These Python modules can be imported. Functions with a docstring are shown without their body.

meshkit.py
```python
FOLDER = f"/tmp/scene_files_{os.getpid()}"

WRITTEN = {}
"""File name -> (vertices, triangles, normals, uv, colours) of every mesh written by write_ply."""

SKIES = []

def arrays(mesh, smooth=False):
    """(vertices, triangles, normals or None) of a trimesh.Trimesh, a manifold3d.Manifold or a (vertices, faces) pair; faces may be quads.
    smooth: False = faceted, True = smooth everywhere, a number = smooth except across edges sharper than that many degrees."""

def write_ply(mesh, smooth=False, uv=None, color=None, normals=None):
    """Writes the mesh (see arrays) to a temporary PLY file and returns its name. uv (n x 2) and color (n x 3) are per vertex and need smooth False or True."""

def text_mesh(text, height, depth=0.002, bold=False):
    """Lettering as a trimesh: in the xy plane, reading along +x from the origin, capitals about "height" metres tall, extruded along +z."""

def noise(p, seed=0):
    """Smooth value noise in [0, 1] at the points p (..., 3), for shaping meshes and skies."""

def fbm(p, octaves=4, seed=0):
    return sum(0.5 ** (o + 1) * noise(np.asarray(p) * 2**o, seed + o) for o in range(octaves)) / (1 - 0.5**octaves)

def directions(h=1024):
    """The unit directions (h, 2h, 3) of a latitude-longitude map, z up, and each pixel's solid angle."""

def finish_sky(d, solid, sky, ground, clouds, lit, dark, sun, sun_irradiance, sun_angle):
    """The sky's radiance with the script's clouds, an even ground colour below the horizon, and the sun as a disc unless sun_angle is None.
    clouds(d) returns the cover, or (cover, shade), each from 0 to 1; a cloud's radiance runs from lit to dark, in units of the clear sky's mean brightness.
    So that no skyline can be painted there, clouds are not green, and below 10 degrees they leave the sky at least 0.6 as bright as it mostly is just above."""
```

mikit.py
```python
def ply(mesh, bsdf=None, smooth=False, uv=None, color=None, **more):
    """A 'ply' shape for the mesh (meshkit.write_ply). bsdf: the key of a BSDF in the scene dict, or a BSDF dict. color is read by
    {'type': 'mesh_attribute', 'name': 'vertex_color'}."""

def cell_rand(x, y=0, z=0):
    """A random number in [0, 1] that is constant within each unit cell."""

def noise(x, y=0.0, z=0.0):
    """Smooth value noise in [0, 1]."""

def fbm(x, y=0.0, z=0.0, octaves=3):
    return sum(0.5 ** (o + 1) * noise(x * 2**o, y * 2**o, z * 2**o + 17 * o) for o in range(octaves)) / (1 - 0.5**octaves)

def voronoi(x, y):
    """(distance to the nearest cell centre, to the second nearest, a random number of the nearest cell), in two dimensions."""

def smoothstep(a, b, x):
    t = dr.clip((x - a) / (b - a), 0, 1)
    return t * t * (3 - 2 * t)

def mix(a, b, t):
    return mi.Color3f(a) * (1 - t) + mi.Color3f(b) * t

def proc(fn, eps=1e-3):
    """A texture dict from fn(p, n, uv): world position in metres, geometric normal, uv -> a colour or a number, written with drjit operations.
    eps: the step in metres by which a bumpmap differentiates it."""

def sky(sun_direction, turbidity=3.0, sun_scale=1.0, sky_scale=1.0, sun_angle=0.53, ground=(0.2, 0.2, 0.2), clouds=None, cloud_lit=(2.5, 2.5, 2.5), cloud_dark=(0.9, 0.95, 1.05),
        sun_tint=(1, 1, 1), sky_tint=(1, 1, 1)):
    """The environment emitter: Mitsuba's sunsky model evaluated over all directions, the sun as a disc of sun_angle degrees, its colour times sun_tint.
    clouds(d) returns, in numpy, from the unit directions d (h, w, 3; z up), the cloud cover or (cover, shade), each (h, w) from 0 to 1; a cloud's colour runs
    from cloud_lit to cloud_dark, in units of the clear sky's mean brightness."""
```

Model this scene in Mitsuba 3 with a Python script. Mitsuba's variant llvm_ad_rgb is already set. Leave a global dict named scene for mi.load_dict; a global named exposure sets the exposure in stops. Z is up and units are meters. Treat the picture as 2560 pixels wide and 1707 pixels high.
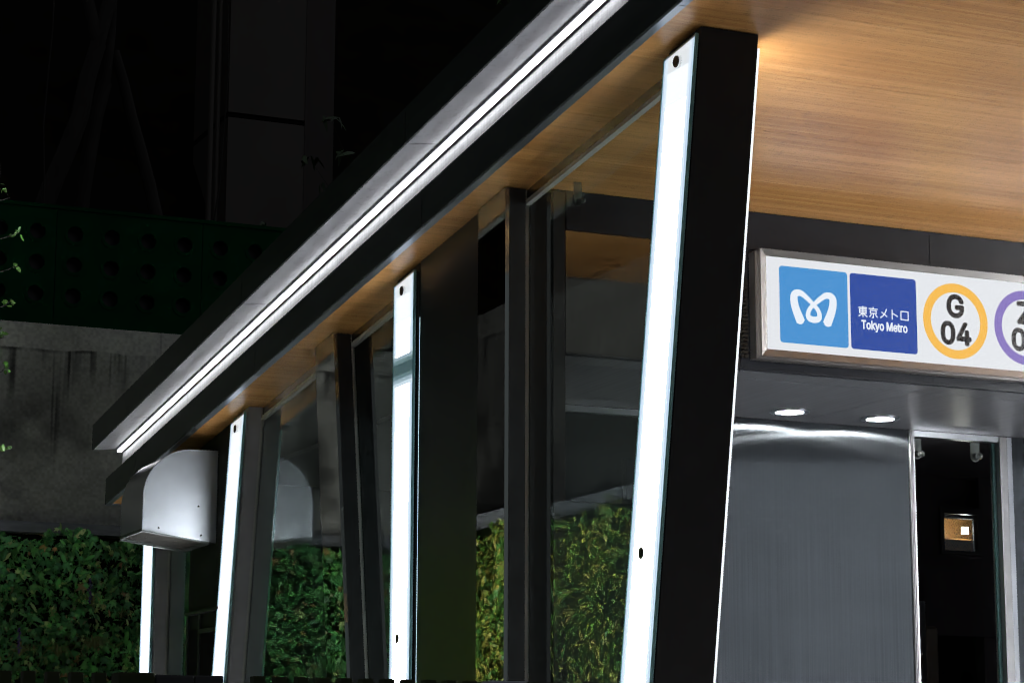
import math, numpy as np, trimesh, mitsuba as mi, mikit, meshkit
import drjit as dr
from shapely.geometry import Polygon, Point, LineString, box as sbox
from shapely.ops import unary_union
T = mi.ScalarTransform4f
rng = np.random.default_rng(7)
scene, labels = {}, {}

# ---------------------------------------------------------------- camera, sky, exposure
F, YAW, PITCH, ROLL, EYE = 5827.0, 0.414059, 0.186923, 0.003424, 1.1
fw = np.array([math.sin(YAW) * math.cos(PITCH), math.cos(YAW) * math.cos(PITCH), math.sin(PITCH)])
rt = np.array([math.cos(YAW), -math.sin(YAW), 0.0]); up = np.cross(rt, fw)
up = up * math.cos(ROLL) - rt * math.sin(ROLL)
eye = np.array([0, 0, EYE])
scene['camera'] = {'type': 'perspective', 'fov': math.degrees(2 * math.atan(1280 / F)), 'fov_axis': 'x',
                   'to_world': T().look_at(origin=eye.tolist(), target=(eye + fw).tolist(), up=up.tolist()), 'near_clip': 0.05, 'far_clip': 400.0}
SKY = 0.13        # a dim overcast city night; the picture is a long exposure
scene['sky'] = {**mikit.sky((0.3, -0.5, 0.6), turbidity=3, sun_scale=0.0, sky_scale=SKY, clouds=lambda d: 1.0,
                            cloud_lit=(0.95, 1.0, 1.1), cloud_dark=(0.9, 0.95, 1.05), ground=(0.1, 0.1, 0.1)), 'sampling_weight': 8.0}
exposure = 3.0
L_PANEL, L_INNER, L_FAR, L_TUBE, L_SIGN, L_DOWN = 46.0, 15.0, 46.0, 7.5, 0.80, 330.0

# ---------------------------------------------------------------- materials
def rgb(*c): return {'type': 'rgb', 'value': list(c)}
P = mikit.proc
def mat(name, **k):
    two = k.pop('two', True)
    b = {'type': 'principled', **k}
    scene['mat_' + name] = {'type': 'twosided', 'bsdf': b} if two else b
    return 'mat_' + name
def bump(name, fn, scale, eps=2e-3, **k):
    scene['mat_' + name] = {'type': 'twosided', 'bsdf': {'type': 'bumpmap', 'arbitrary': {**P(fn, eps=eps)}, 'scale': scale, 'nested': {'type': 'principled', **k}}}
    return 'mat_' + name
nz, fb, sst, mix = mikit.noise, mikit.fbm, mikit.smoothstep, mikit.mix

def wood_fn(p, n, uv):
    # grain runs along x; one tint per board of 0.633 m
    v = p.y + 0.012 * nz(p.x * 0.8, p.y * 2.0)
    b = mikit.cell_rand(dr.floor((p.y - 9.695) / 0.633))
    g = fb(p.x * 0.7 + 9 * b, v * 55, 3.0, octaves=4)
    fine = nz(p.x * 6, v * 420)
    broad = nz(p.x * 0.35 + 5 * b, v * 9)
    t = dr.clip(0.5 * g + 0.22 * fine + 0.35 * broad, 0, 1)
    c = mix((0.46, 0.213, 0.062), (0.62, 0.328, 0.120), sst(0.25, 0.85, t))
    pore = sst(0.72, 0.86, nz(p.x * 14, v * 700)) * 0.25
    return c * (1 - pore) * (0.94 + 0.12 * b)
scene['mat_wood'] = {'type': 'twosided', 'bsdf': {'type': 'roughplastic', 'diffuse_reflectance': P(wood_fn), 'alpha': 0.13, 'int_ior': 1.7, 'nonlinear': False}}
WOOD = 'mat_wood'
def steel_fn(p, n, uv):
    s = nz(p.x * 260, p.z * 1.3, p.y * 260); s2 = nz(p.x * 900, p.z * 4, p.y * 900); w = fb(p.x * 1.6, p.z * 1.6, p.y)
    scuff = sst(0.80, 0.9, nz(p.x * 34, p.z * 30, 4)) * sst(0.55, 0.75, nz(p.x * 2, p.z * 3, 8)) * 0.10
    return mi.Color3f(0.076, 0.085, 0.094) * (0.68 + 0.30 * s + 0.14 * s2 + 0.10 * w) + scuff * 0.12
def steel_rough(p, n, uv):
    return 0.17 + 0.10 * nz(p.x * 300, p.z * 1.5, 2) + 0.05 * fb(p.x * 2, p.z * 2, 5)
scene['mat_brushed_steel'] = {'type': 'twosided', 'bsdf': {'type': 'roughconductor', 'material': 'none', 'distribution': 'ggx', 'alpha_u': 0.5, 'alpha_v': 0.018, 'specular_reflectance': P(steel_fn)}}
STEEL = 'mat_brushed_steel'
def satin_fn(p, n, uv): return mi.Color3f(0.55, 0.57, 0.60) * (0.85 + 0.3 * fb(p.x * 4, p.y * 4, p.z * 4))
SATIN = mat('satin_steel', base_color=P(satin_fn), metallic=1.0, roughness=0.3)
def mirror_wave(p, n, uv): return fb(p.y * 5, p.z * 0.9, p.x * 2, octaves=2)
def mirror(name, c, amp):
    scene['mat_' + name] = {'type': 'twosided', 'bsdf': {'type': 'bumpmap', 'arbitrary': P(mirror_wave, eps=4e-3), 'scale': amp, 'nested': {'type': 'conductor', 'material': 'none', 'specular_reflectance': rgb(*c)}}}
    return 'mat_' + name
MIRROR = mirror('polished_steel', (0.58, 0.58, 0.55), 0.00025)
DARKMIR = mirror('dark_mirror', (0.36, 0.32, 0.27), 0.0014)
def dark_fn(p, n, uv): return mi.Color3f(0.020, 0.0215, 0.023) * (0.8 + 0.4 * fb(p.x * 6, p.y * 6, p.z * 6))
DARK = mat('dark_metal', base_color=P(dark_fn), roughness=0.42, specular=0.35)
GREYM = mat('grey_metal', base_color=P(lambda p, n, uv: mi.Color3f(0.27, 0.265, 0.285) * (0.85 + 0.3 * fb(p.x * 6, p.y * 6, p.z * 6))), roughness=0.4, specular=0.4)
def fascia_fn(p, n, uv): return mi.Color3f(0.017, 0.023, 0.021) * (0.75 + 0.5 * fb(p.y * 1.3, p.z * 5, p.x * 3))
FASCIA = mat('fascia_metal', base_color=P(fascia_fn), roughness=0.45, specular=0.4)
BAND = mat('band_metal', base_color=rgb(0.011, 0.0125, 0.017), roughness=0.42, specular=0.4)
def grey_fn(p, n, uv): return mi.Color3f(0.44, 0.435, 0.48) * (0.85 + 0.22 * fb(p.x * 9, p.y * 1.1, p.z) - 0.10 * sst(0.62, 0.8, fb(p.x * 30, p.y * 30)))
GREY = mat('grey_soffit', base_color=P(grey_fn), roughness=0.38, specular=0.5)
def band_fn(p, n, uv):
    z = p.z + 0.1134 * p.y
    s = nz(p.y * 110, z * 2) * 0.22 + 0.12 * sst(0.6, 0.85, nz(p.y * 14, z * 5)) * sst(0.45, 0.7, nz(p.y * 3, z * 30))
    return mi.Color3f(0.42, 0.42, 0.43) * (1.0 - s)
REFL = mat('white_reflector', base_color=P(band_fn), roughness=0.45, specular=0.4)
TRIM = mat('trim_metal', base_color=rgb(0.30, 0.33, 0.37), metallic=0.9, roughness=0.28)
SOFFIT = mat('dark_soffit', base_color=P(lambda p, n, uv: mi.Color3f(0.105, 0.108, 0.118) * (0.8 + 0.25 * nz(p.x * 140, p.y * 2.0) + 0.2 * fb(p.x * 3, p.y * 3))), roughness=0.32, specular=0.5)
FRAME = mat('sign_frame', base_color=rgb(0.30, 0.285, 0.27), metallic=0.85, roughness=0.36)
CHANNEL = mat('channel_grey', base_color=rgb(0.34, 0.33, 0.31), roughness=0.4)
RAIL = mat('rail_metal', base_color=rgb(0.50, 0.52, 0.50), metallic=0.4, roughness=0.4)
TEAL = mat('glass_edge', base_color=rgb(0.22, 0.46, 0.45), roughness=0.15, specular=0.7)
DARKTEAL = mat('green_glass_edge', base_color=rgb(0.02, 0.055, 0.055), roughness=0.2, specular=0.5)
JAMB = mat('jamb_steel', base_color=rgb(0.36, 0.355, 0.36), metallic=1.0, roughness=0.36)
FROST = mat('frosted_plate', base_color=rgb(0.30, 0.42, 0.44), roughness=0.2, specular=0.6)
BLACK = mat('black_rubber', base_color=rgb(0.010, 0.010, 0.011), roughness=0.35)
CHROME = mat('chrome', base_color=rgb(0.7, 0.7, 0.7), metallic=1.0, roughness=0.12)
MATTE = mat('matte_panel', base_color=rgb(0.012, 0.014, 0.013), roughness=0.7, specular=0.15)
SEAM = mat('seam_black', base_color=rgb(0.006, 0.006, 0.006), roughness=0.9, specular=0.05)
SATINPANEL = mat('satin_dark_panel', base_color=rgb(0.055, 0.06, 0.06), metallic=0.85, roughness=0.3)
GALV = mat('galvanised_sheet', base_color=P(lambda p, n, uv: mi.Color3f(0.44, 0.46, 0.49) * (0.86 + 0.25 * fb(p.x * 5, p.z * 5, p.y * 5))), metallic=0.55, roughness=0.42)
POLISH = mat('polished_sheet', base_color=rgb(0.20, 0.21, 0.21), metallic=1.0, roughness=0.16)
GRILL = mat('grille_metal', base_color=rgb(0.035, 0.032, 0.027), roughness=0.7, specular=0.05)
scene['mat_glass'] = {'type': 'thindielectric', 'int_ior': 1.62, 'specular_reflectance': rgb(0.9, 1.0, 0.97), 'specular_transmittance': rgb(0.72, 0.80, 0.77)}
def conc_fn(p, n, uv):
    base = 0.22 + 0.32 * fb(p.x * 1.2, p.z * 1.4, p.y, octaves=4) + 0.035 * nz(p.x * 60, p.z * 60, p.y * 60)
    c = mi.Color3f(1.0, 1.0, 0.91) * base
    u = p.x + p.y
    edge = 5.20 + 0.05 * fb(u * 2.5, 1.0) - 0.03
    below = sst(0.0, 0.02, edge - p.z)
    length = 0.15 + 1.5 * sst(0.35, 0.9, nz(u * 2.1, 3.0)) * nz(u * 9.0, 5.0)
    drip = below * sst(0.40, 0.78, nz(u * 13, p.z * 0.5) * 0.65 + 0.35 * nz(u * 47, p.z * 0.9)) * (1 - sst(0.3, 1.0, (edge - p.z) / length))
    crack = sst(0.0, 0.012, edge - p.z) * (1 - sst(0.02, 0.05, edge - p.z)) * sst(0.35, 0.6, nz(u * 7, 8.0))
    damp = sst(0.47, 0.66, fb(u * 0.75 + 3, p.z * 0.85, 2.0, octaves=4)) * sst(0.0, 0.9, 5.2 - p.z)
    damp = dr.maximum(damp, 0.75 * sst(0.52, 0.62, fb(u * 2.6 + 11, p.z * 2.2, 6.0, octaves=4)) * sst(0.2, 0.6, fb(u * 0.5, p.z * 0.5, 1.0)) * sst(0.0, 0.3, 5.2 - p.z))
    grain = 0.82 + 0.36 * nz(u * 38, p.z * 38, 4.0)
    seam = (1 - sst(0.006, 0.016, dr.abs(u - dr.floor(u / 1.8) * 1.8 - 0.9))) * 0.25
    k = (1 - 0.88 * drip) * (1 - 0.6 * crack) * (1 - 0.8 * damp) * (1 - seam) * grain
    return c * k * (1.0 + 0.2 * (1 - below))
CONC = bump('concrete', lambda p, n, uv: fb(p.x * 14, p.y * 14, p.z * 14), 0.004, base_color=P(conc_fn), roughness=0.85)
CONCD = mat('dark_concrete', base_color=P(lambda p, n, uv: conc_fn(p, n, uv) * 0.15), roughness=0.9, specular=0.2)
LEDGE = mat('ledge_concrete', base_color=P(lambda p, n, uv: mi.Color3f(0.22, 0.23, 0.25) * (0.6 + 0.6 * fb(p.x * 8, p.y * 8, p.z * 30))), roughness=0.7)
GROUND = mat('ground', base_color=P(lambda p, n, uv: mi.Color3f(0.44, 0.43, 0.40) * (0.7 + 0.5 * fb(p.x * 3, p.y * 3))), roughness=0.85)
PAVE = mat('paving', base_color=P(lambda p, n, uv: mi.Color3f(0.42, 0.41, 0.39) * (0.8 + 0.3 * fb(p.x * 9, p.y * 9))), roughness=0.6)
SOIL = mat('soil', base_color=P(lambda p, n, uv: mi.Color3f(0.012, 0.011, 0.009) * (0.5 + fb(p.x * 2, p.y * 2, p.z * 2))), roughness=1.0, specular=0.0)
BARR = mat('barrier_green', base_color=P(lambda p, n, uv: mi.Color3f(0.0015, 0.046, 0.014) * (0.6 + 0.6 * fb(p.x * 3, p.z * 3))), roughness=0.6, specular=0.05)
PIER = mat('pier_cladding', base_color=P(lambda p, n, uv: mi.Color3f(0.070, 0.060, 0.050) * (0.8 + 0.3 * fb(p.x * 2, p.z * 1.2, 4))), roughness=0.6)
PIER2 = mat('pier_render', base_color=P(lambda p, n, uv: mi.Color3f(0.055, 0.045, 0.040) * (0.8 + 0.3 * fb(p.x * 2, p.z * 1.2, 9))), roughness=0.7)
BARK = mat('bark', base_color=P(lambda p, n, uv: mi.Color3f(0.022, 0.019, 0.016) * (0.5 + fb(p.x * 9, p.y * 9, p.z * 3))), roughness=0.9)
LEAFV = mat('leaf', base_color={'type': 'mesh_attribute', 'name': 'vertex_color'}, roughness=0.42, specular=0.45)
DULL = mat('dull_steel', base_color=rgb(0.075, 0.085, 0.08), metallic=0.5, roughness=0.4)
FELT = mat('planting_felt', base_color=P(lambda p, n, uv: mi.Color3f(0.012, 0.020, 0.008) * (0.3 + 1.4 * fb(p.x * 9, p.y * 9, p.z * 9))), roughness=1.0, specular=0.0)
FENCE = mat('fence_paint', base_color=rgb(0.022, 0.030, 0.010), roughness=0.6, specular=0.15)
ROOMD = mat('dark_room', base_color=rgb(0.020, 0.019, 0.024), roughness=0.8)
BEIGE = mat('cabinet_beige', base_color=rgb(0.07, 0.065, 0.055), roughness=0.5)
PRINT = mat('lit_print', base_color=rgb(0.02, 0.02, 0.02), roughness=0.55, specular=0.12)
LETTER = mat('black_print', base_color=rgb(0.008, 0.008, 0.009), roughness=0.4)

# ---------------------------------------------------------------- helpers
def num(key):
    if key not in scene and key not in labels: return key
    i = 1
    while f'{key}_{i:03d}' in scene or f'{key}_{i:03d}' in labels: i += 1
    return f'{key}_{i:03d}'
def add(key, mesh, m, smooth=False, emit=None, **k):
    key = num(key)
    d = mikit.ply(mesh, m, smooth=smooth, **k)
    if emit is not None: d['emitter'] = {'type': 'area', 'radiance': rgb(*[float(e) * 0.125 for e in emit])}
    scene[key] = d
    return key
def thing(key, label, cat, group=None, kind=None):
    key = num(key); e = {'label': label, 'category': cat}
    if group: e['group'] = group
    if kind: e['kind'] = kind
    labels[key] = e
    return key
def struct(key, mesh, m, smooth=False):
    key = add(key, mesh, m, smooth); labels[key] = {'kind': 'structure'}
    return key
QUADS = np.array([[0, 3, 2, 1], [4, 5, 6, 7], [0, 1, 5, 4], [1, 2, 6, 5], [2, 3, 7, 6], [3, 0, 4, 7]])
def hexa(b, t):
    """Solid between two quads of four corners each (bottom and top, counter-clockwise seen from above)."""
    v = np.array(list(b) + list(t), float)
    f = np.vstack([QUADS[:, [0, 1, 2]], QUADS[:, [0, 2, 3]]])
    m = trimesh.Trimesh(v, f, process=False)
    if m.volume < 0: m.invert()
    return m
def bx(x0, x1, y0, y1, z0, z1):
    q = [(x0, y0), (x1, y0), (x1, y1), (x0, y1)]
    return hexa([(*a, z0) for a in q], [(*a, z1) for a in q])
def cbx(x0, x1, y0, y1, z0, z1, c=0.004):
    """Box with chamfered edges."""
    pts = []
    for x, sx in ((x0, 1), (x1, -1)):
        for y, sy in ((y0, 1), (y1, -1)):
            for z, sz in ((z0, 1), (z1, -1)):
                pts += [(x + sx * c, y + sy * c, z), (x + sx * c, y, z + sz * c), (x, y + sy * c, z + sz * c)]
    return trimesh.convex.convex_hull(np.array(pts))
S = 0.1134
def ce(y): return 5.368 - S * y                      # the canopy's underside, falling towards the back
def rbx(x0, x1, y0, y1, h0, h1):
    """Box that follows the roof's fall; h is the height above the ceiling plane."""
    q = [(x0, y0), (x1, y0), (x1, y1), (x0, y1)]
    return hexa([(x, y, ce(y) + h0) for x, y in q], [(x, y, ce(y) + h1) for x, y in q])
def lbx(x0, x1, y0, y1, k0, k1=None, z0=0.0, dh=-0.002, z1=None):
    """Post that leans by k metres per metre along the facade; y0, y1 are its edges where it meets the ceiling."""
    k1 = k0 if k1 is None else k1
    b = [(x0, y0 + k0 * (ce(y0) - z0), z0), (x1, y0 + k0 * (ce(y0) - z0), z0), (x1, y1 + k1 * (ce(y1) - z0), z0), (x0, y1 + k1 * (ce(y1) - z0), z0)]
    def tp(x, y, k):
        z = ce(y) + dh if z1 is None else z1
        return (x, y + k * (ce(y) - z), z)
    return hexa(b, [tp(x0, y0, k0), tp(x1, y0, k0), tp(x1, y1, k1), tp(x0, y1, k1)])
def cyl(p0, p1, r, n=24):
    return trimesh.creation.cylinder(radius=r, segment=[p0, p1], sections=n)
def tube(pts, rads, n=7):
    pts = np.asarray(pts, float); t = np.gradient(pts, axis=0); t /= np.linalg.norm(t, axis=1, keepdims=True)
    a = np.cross(t, [0.31, 0.2, 0.93]); a /= np.linalg.norm(a, axis=1, keepdims=True); b = np.cross(t, a)
    ang = np.arange(n) * 2 * np.pi / n
    v = pts[:, None] + np.asarray(rads).reshape(-1, 1, 1) * (np.cos(ang)[None, :, None] * a[:, None] + np.sin(ang)[None, :, None] * b[:, None])
    i, j = np.meshgrid(np.arange(len(pts) - 1), np.arange(n), indexing='ij')
    q = np.stack([i * n + j, i * n + (j + 1) % n, (i + 1) * n + (j + 1) % n, (i + 1) * n + j], -1).reshape(-1, 4)
    return trimesh.Trimesh(v.reshape(-1, 3), np.vstack([q[:, [0, 1, 2]], q[:, [0, 2, 3]]]), process=False)
def cat(ms): return trimesh.util.concatenate(ms)
def quad(pts): return trimesh.Trimesh(np.array(pts, float), [[0, 1, 2], [0, 2, 3]], process=False)
def upright(poly, depth):
    """A shapely shape (x, z) as a plate whose front faces -y, front at y = 0 and back at y = depth."""
    ms = [trimesh.creation.extrude_polygon(g, depth, engine='earcut') for g in getattr(poly, 'geoms', [poly])]
    m = cat(ms); v = m.vertices.copy()
    m.vertices = np.stack([v[:, 0], depth - v[:, 2], v[:, 1]], 1)
    return m
def moved(m, d):
    m = m.copy(); m.apply_translation(d); return m

# ---------------------------------------------------------------- ground and terrain
struct('ground', quad([(-60, -60, 0), (90, -60, 0), (90, 90, 0), (-60, 90, 0)]), GROUND)
pv = num('pavement'); labels[pv] = {'kind': 'structure'}
add(pv, bx(3.6, 14, 4.0, 12.2, 0.0, 0.10), PAVE)
YB, XL = 22.0, 1.0
def hill(prof, axis):
    """A slope from a profile of (distance, height), uneven."""
    n = 46; vs = []
    for i in range(n):
        for d, z in prof:
            a = (-34 + i * 3.0) if axis == 'y' else (11.0 + i * 1.2)
            vs.append((a, d, z) if axis == 'y' else (d, a, z))
    v = np.array(vs); m = len(prof)
    v[:, 2] += 0.5 * (meshkit.fbm(v * 0.5) - 0.5) * np.clip(np.abs(v[:, 2] - 5.2) * 1.2, 0, 1.5)
    q = np.array([[i * m + j, (i + 1) * m + j, (i + 1) * m + j + 1, i * m + j + 1] for i in range(n - 1) for j in range(m - 1)])
    return trimesh.Trimesh(v, np.vstack([q[:, [0, 1, 2]], q[:, [0, 2, 3]]]), process=False)
struct('hillside', hill([(22.55, 5.2), (24, 5.6), (26, 6.6), (28, 7.8), (31, 11), (35, 16), (40, 23), (46, 32), (55, 42)], 'y'), SOIL, True)
struct('hillside', hill([(0.45, 5.2), (-1.0, 5.8), (-3, 7.5), (-6, 11), (-10, 17), (-16, 26)], 'x'), SOIL, True)

# ---------------------------------------------------------------- retaining walls, ledges
w = thing('retaining_wall', 'stained grey concrete retaining wall behind the ivy, dark drips running down below its pale top edge', 'wall')
add(w + '__face', bx(XL - 0.6, 16.5, YB, YB + 0.55, 0, 5.43), CONC)
add(w + '__ledge', bx(XL, 16.5, YB - 0.16, YB - 0.002, 3.40, 3.50), LEDGE)
w2 = thing('retaining_wall', 'concrete retaining wall beside the station, its ivy seen only as a reflection in the glass', 'wall')
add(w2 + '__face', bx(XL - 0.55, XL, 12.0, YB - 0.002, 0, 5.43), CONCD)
add(w + '__planting_panel', bx(XL + 0.03, 13.2, YB - 0.04, YB - 0.003, 0, 3.39), FELT)
add(w2 + '__planting_panel', bx(XL + 0.003, XL + 0.025, 13.3, YB - 0.05, 0, 3.39), FELT)
add(w2 + '__ledge', bx(XL + 0.002, XL + 0.16, 12.0, YB - 0.162, 3.40, 3.50), LEDGE)

# ---------------------------------------------------------------- green wall foliage
def ivy_outline():
    a = []
    lobes = [(-100, 0.55), (-52, 0.82), (0, 1.15), (52, 0.82), (100, 0.55)]
    for i, (g, r) in enumerate(lobes):
        t = math.radians(90 + g); a.append((r * math.cos(t), r * math.sin(t)))
        if i < 4:
            t = math.radians(90 + g + 25); a.append((0.42 * math.cos(t), 0.42 * math.sin(t)))
    a.append((0.0, -0.32))
    return np.array(a)
IVY = ivy_outline()
OVAL = np.array([(0.34, -0.3), (0.5, 0.15), (0.36, 0.65), (0, 1.15), (-0.36, 0.65), (-0.5, 0.15), (-0.34, -0.3), (0, -0.5)])
def leaves(pos, nor, size, outline, tone, tilt=0.55):
    """Many leaves as one mesh: each a fan round a raised midpoint, hanging tip down, turned about its wall's normal."""
    n, k = len(pos), len(outline)
    nn = nor + tilt * rng.normal(size=(n, 3)); nn /= np.linalg.norm(nn, axis=1, keepdims=True)
    tip = np.tile([0, 0, -1.0], (n, 1)) + 0.75 * rng.normal(size=(n, 3))
    tip -= nn * (tip * nn).sum(1, keepdims=True); tip /= np.linalg.norm(tip, axis=1, keepdims=True)
    sd = np.cross(tip, nn)
    o = outline[None] * size[:, None, None]
    bend = -0.22 * (o[..., :1] ** 2 + 0.7 * o[..., 1:] ** 2) / size[:, None, None]
    ring = pos[:, None] + o[..., :1] * sd[:, None] + o[..., 1:] * tip[:, None] + bend * nn[:, None]
    v = np.concatenate([ring, (pos + 0.03 * size[:, None] * nn)[:, None]], 1).reshape(-1, 3)
    i = np.arange(k)
    f = (np.stack([i, (i + 1) % k, i * 0 + k], 1)[None] + (np.arange(n) * (k + 1))[:, None, None]).reshape(-1, 3)
    c = np.repeat(tone, k + 1, axis=0)
    c = c * np.tile(np.r_[np.full(k, 1.0), 1.25], n)[:, None]
    return trimesh.Trimesh(v, f, process=False), np.clip(c, 0, 1)
def tones(n, kinds, weights):
    i = rng.choice(len(kinds), n, p=np.array(weights) / sum(weights))
    return np.array(kinds)[i] * rng.uniform(0.55, 1.35, (n, 1)) * rng.uniform(0.9, 1.1, (n, 3))
def green_wall(key, n, axis, a0, a1, z0, kinds, weights, size, label, big=0.3):
    a = rng.uniform(a0, a1, n); z = z0 + (3.46 - z0) * rng.uniform(0, 1, n)
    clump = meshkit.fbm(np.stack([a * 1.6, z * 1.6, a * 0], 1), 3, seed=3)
    top = 3.36 + 0.30 * (meshkit.fbm(np.stack([a * 2.2, a * 0, a * 0], 1), 3, seed=9) - 0.45)
    keep = z < top; a, z, clump = a[keep], z[keep], clump[keep]; n = len(a)
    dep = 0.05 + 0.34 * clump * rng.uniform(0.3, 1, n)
    pos = np.stack([a, YB - dep, z], 1) if axis == 'x' else np.stack([XL + dep, a, z], 1)
    nor = np.tile([0, -1.0, 0.25] if axis == 'x' else [1.0, 0, 0.25], (n, 1))
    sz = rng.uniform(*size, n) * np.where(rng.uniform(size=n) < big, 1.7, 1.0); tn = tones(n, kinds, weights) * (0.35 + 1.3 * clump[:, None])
    half = rng.uniform(size=n) < (0.75 if axis == 'x' else 0.45)
    m1, c1 = leaves(pos[half], nor[half], sz[half], IVY, tn[half], 0.8)
    m2, c2 = leaves(pos[~half], nor[~half], sz[~half] * 0.9, OVAL * [0.62, 1.25], tn[~half], 0.9)
    m = cat([m1, m2]); add(key, m, LEAFV, True, color=np.vstack([c1, c2]))
    labels[key] = {'label': label, 'category': 'ivy', 'kind': 'stuff'}
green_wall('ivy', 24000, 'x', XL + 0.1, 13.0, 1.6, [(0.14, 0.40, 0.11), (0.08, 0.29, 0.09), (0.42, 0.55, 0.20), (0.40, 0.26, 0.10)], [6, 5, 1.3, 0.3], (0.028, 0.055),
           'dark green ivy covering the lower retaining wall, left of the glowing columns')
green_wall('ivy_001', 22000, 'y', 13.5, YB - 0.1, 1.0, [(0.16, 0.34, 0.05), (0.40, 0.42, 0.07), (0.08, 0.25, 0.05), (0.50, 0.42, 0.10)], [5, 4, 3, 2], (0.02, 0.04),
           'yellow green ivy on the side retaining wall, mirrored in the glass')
def tuft(x, y, z, n, ln, nor, tone, label, flower=False):
    key = thing('grass_tuft', label, 'grass', 'grass tufts growing out of the green wall')
    ms, cs = [], []
    for _ in range(n):
        L = ln * rng.uniform(0.6, 1.1); out = np.array(nor) * rng.uniform(0.25, 0.8) + np.array([nor[1], nor[0], 0]) * rng.normal() * 0.5
        t = np.linspace(0, 1, 7)[:, None]
        p = np.array([x, y, z]) + out * L * t * 0.9 + np.array([0, 0, 1.0]) * L * (1.1 * t - 1.25 * rng.uniform(0.7, 1.1) * t ** 2)
        side = np.cross(out, [0, 0, 1]); side /= np.linalg.norm(side) + 1e-9
        wd = 0.0055 * (1 - t ** 2 * 0.92)
        v = np.concatenate([p - side * wd, p + side * wd]); k = len(t); i = np.arange(k - 1)
        f = np.concatenate([np.stack([i, i + 1, i + k], 1), np.stack([i + 1, i + k + 1, i + k], 1)])
        ms.append(trimesh.Trimesh(v, f, process=False)); cs.append(np.tile(np.array(tone) * rng.uniform(0.6, 1.4), (2 * k, 1)))
    add(key + '__blades', cat(ms), LEAFV, True, color=np.vstack(cs))
    if flower:
        ms = []
        for q in range(26):
            ms.append(moved(trimesh.creation.icosphere(1, 0.009), (x - 0.05 + rng.normal() * 0.008, y - 0.17 + rng.normal() * 0.008, z + 0.02 + q * 0.009)))
        m = cat(ms); add(key + '__flower', m, LEAFV, True, color=np.tile([0.10, 0.055, 0.20], (len(m.vertices), 1)))
TG = (0.20, 0.22, 0.07)
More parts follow.
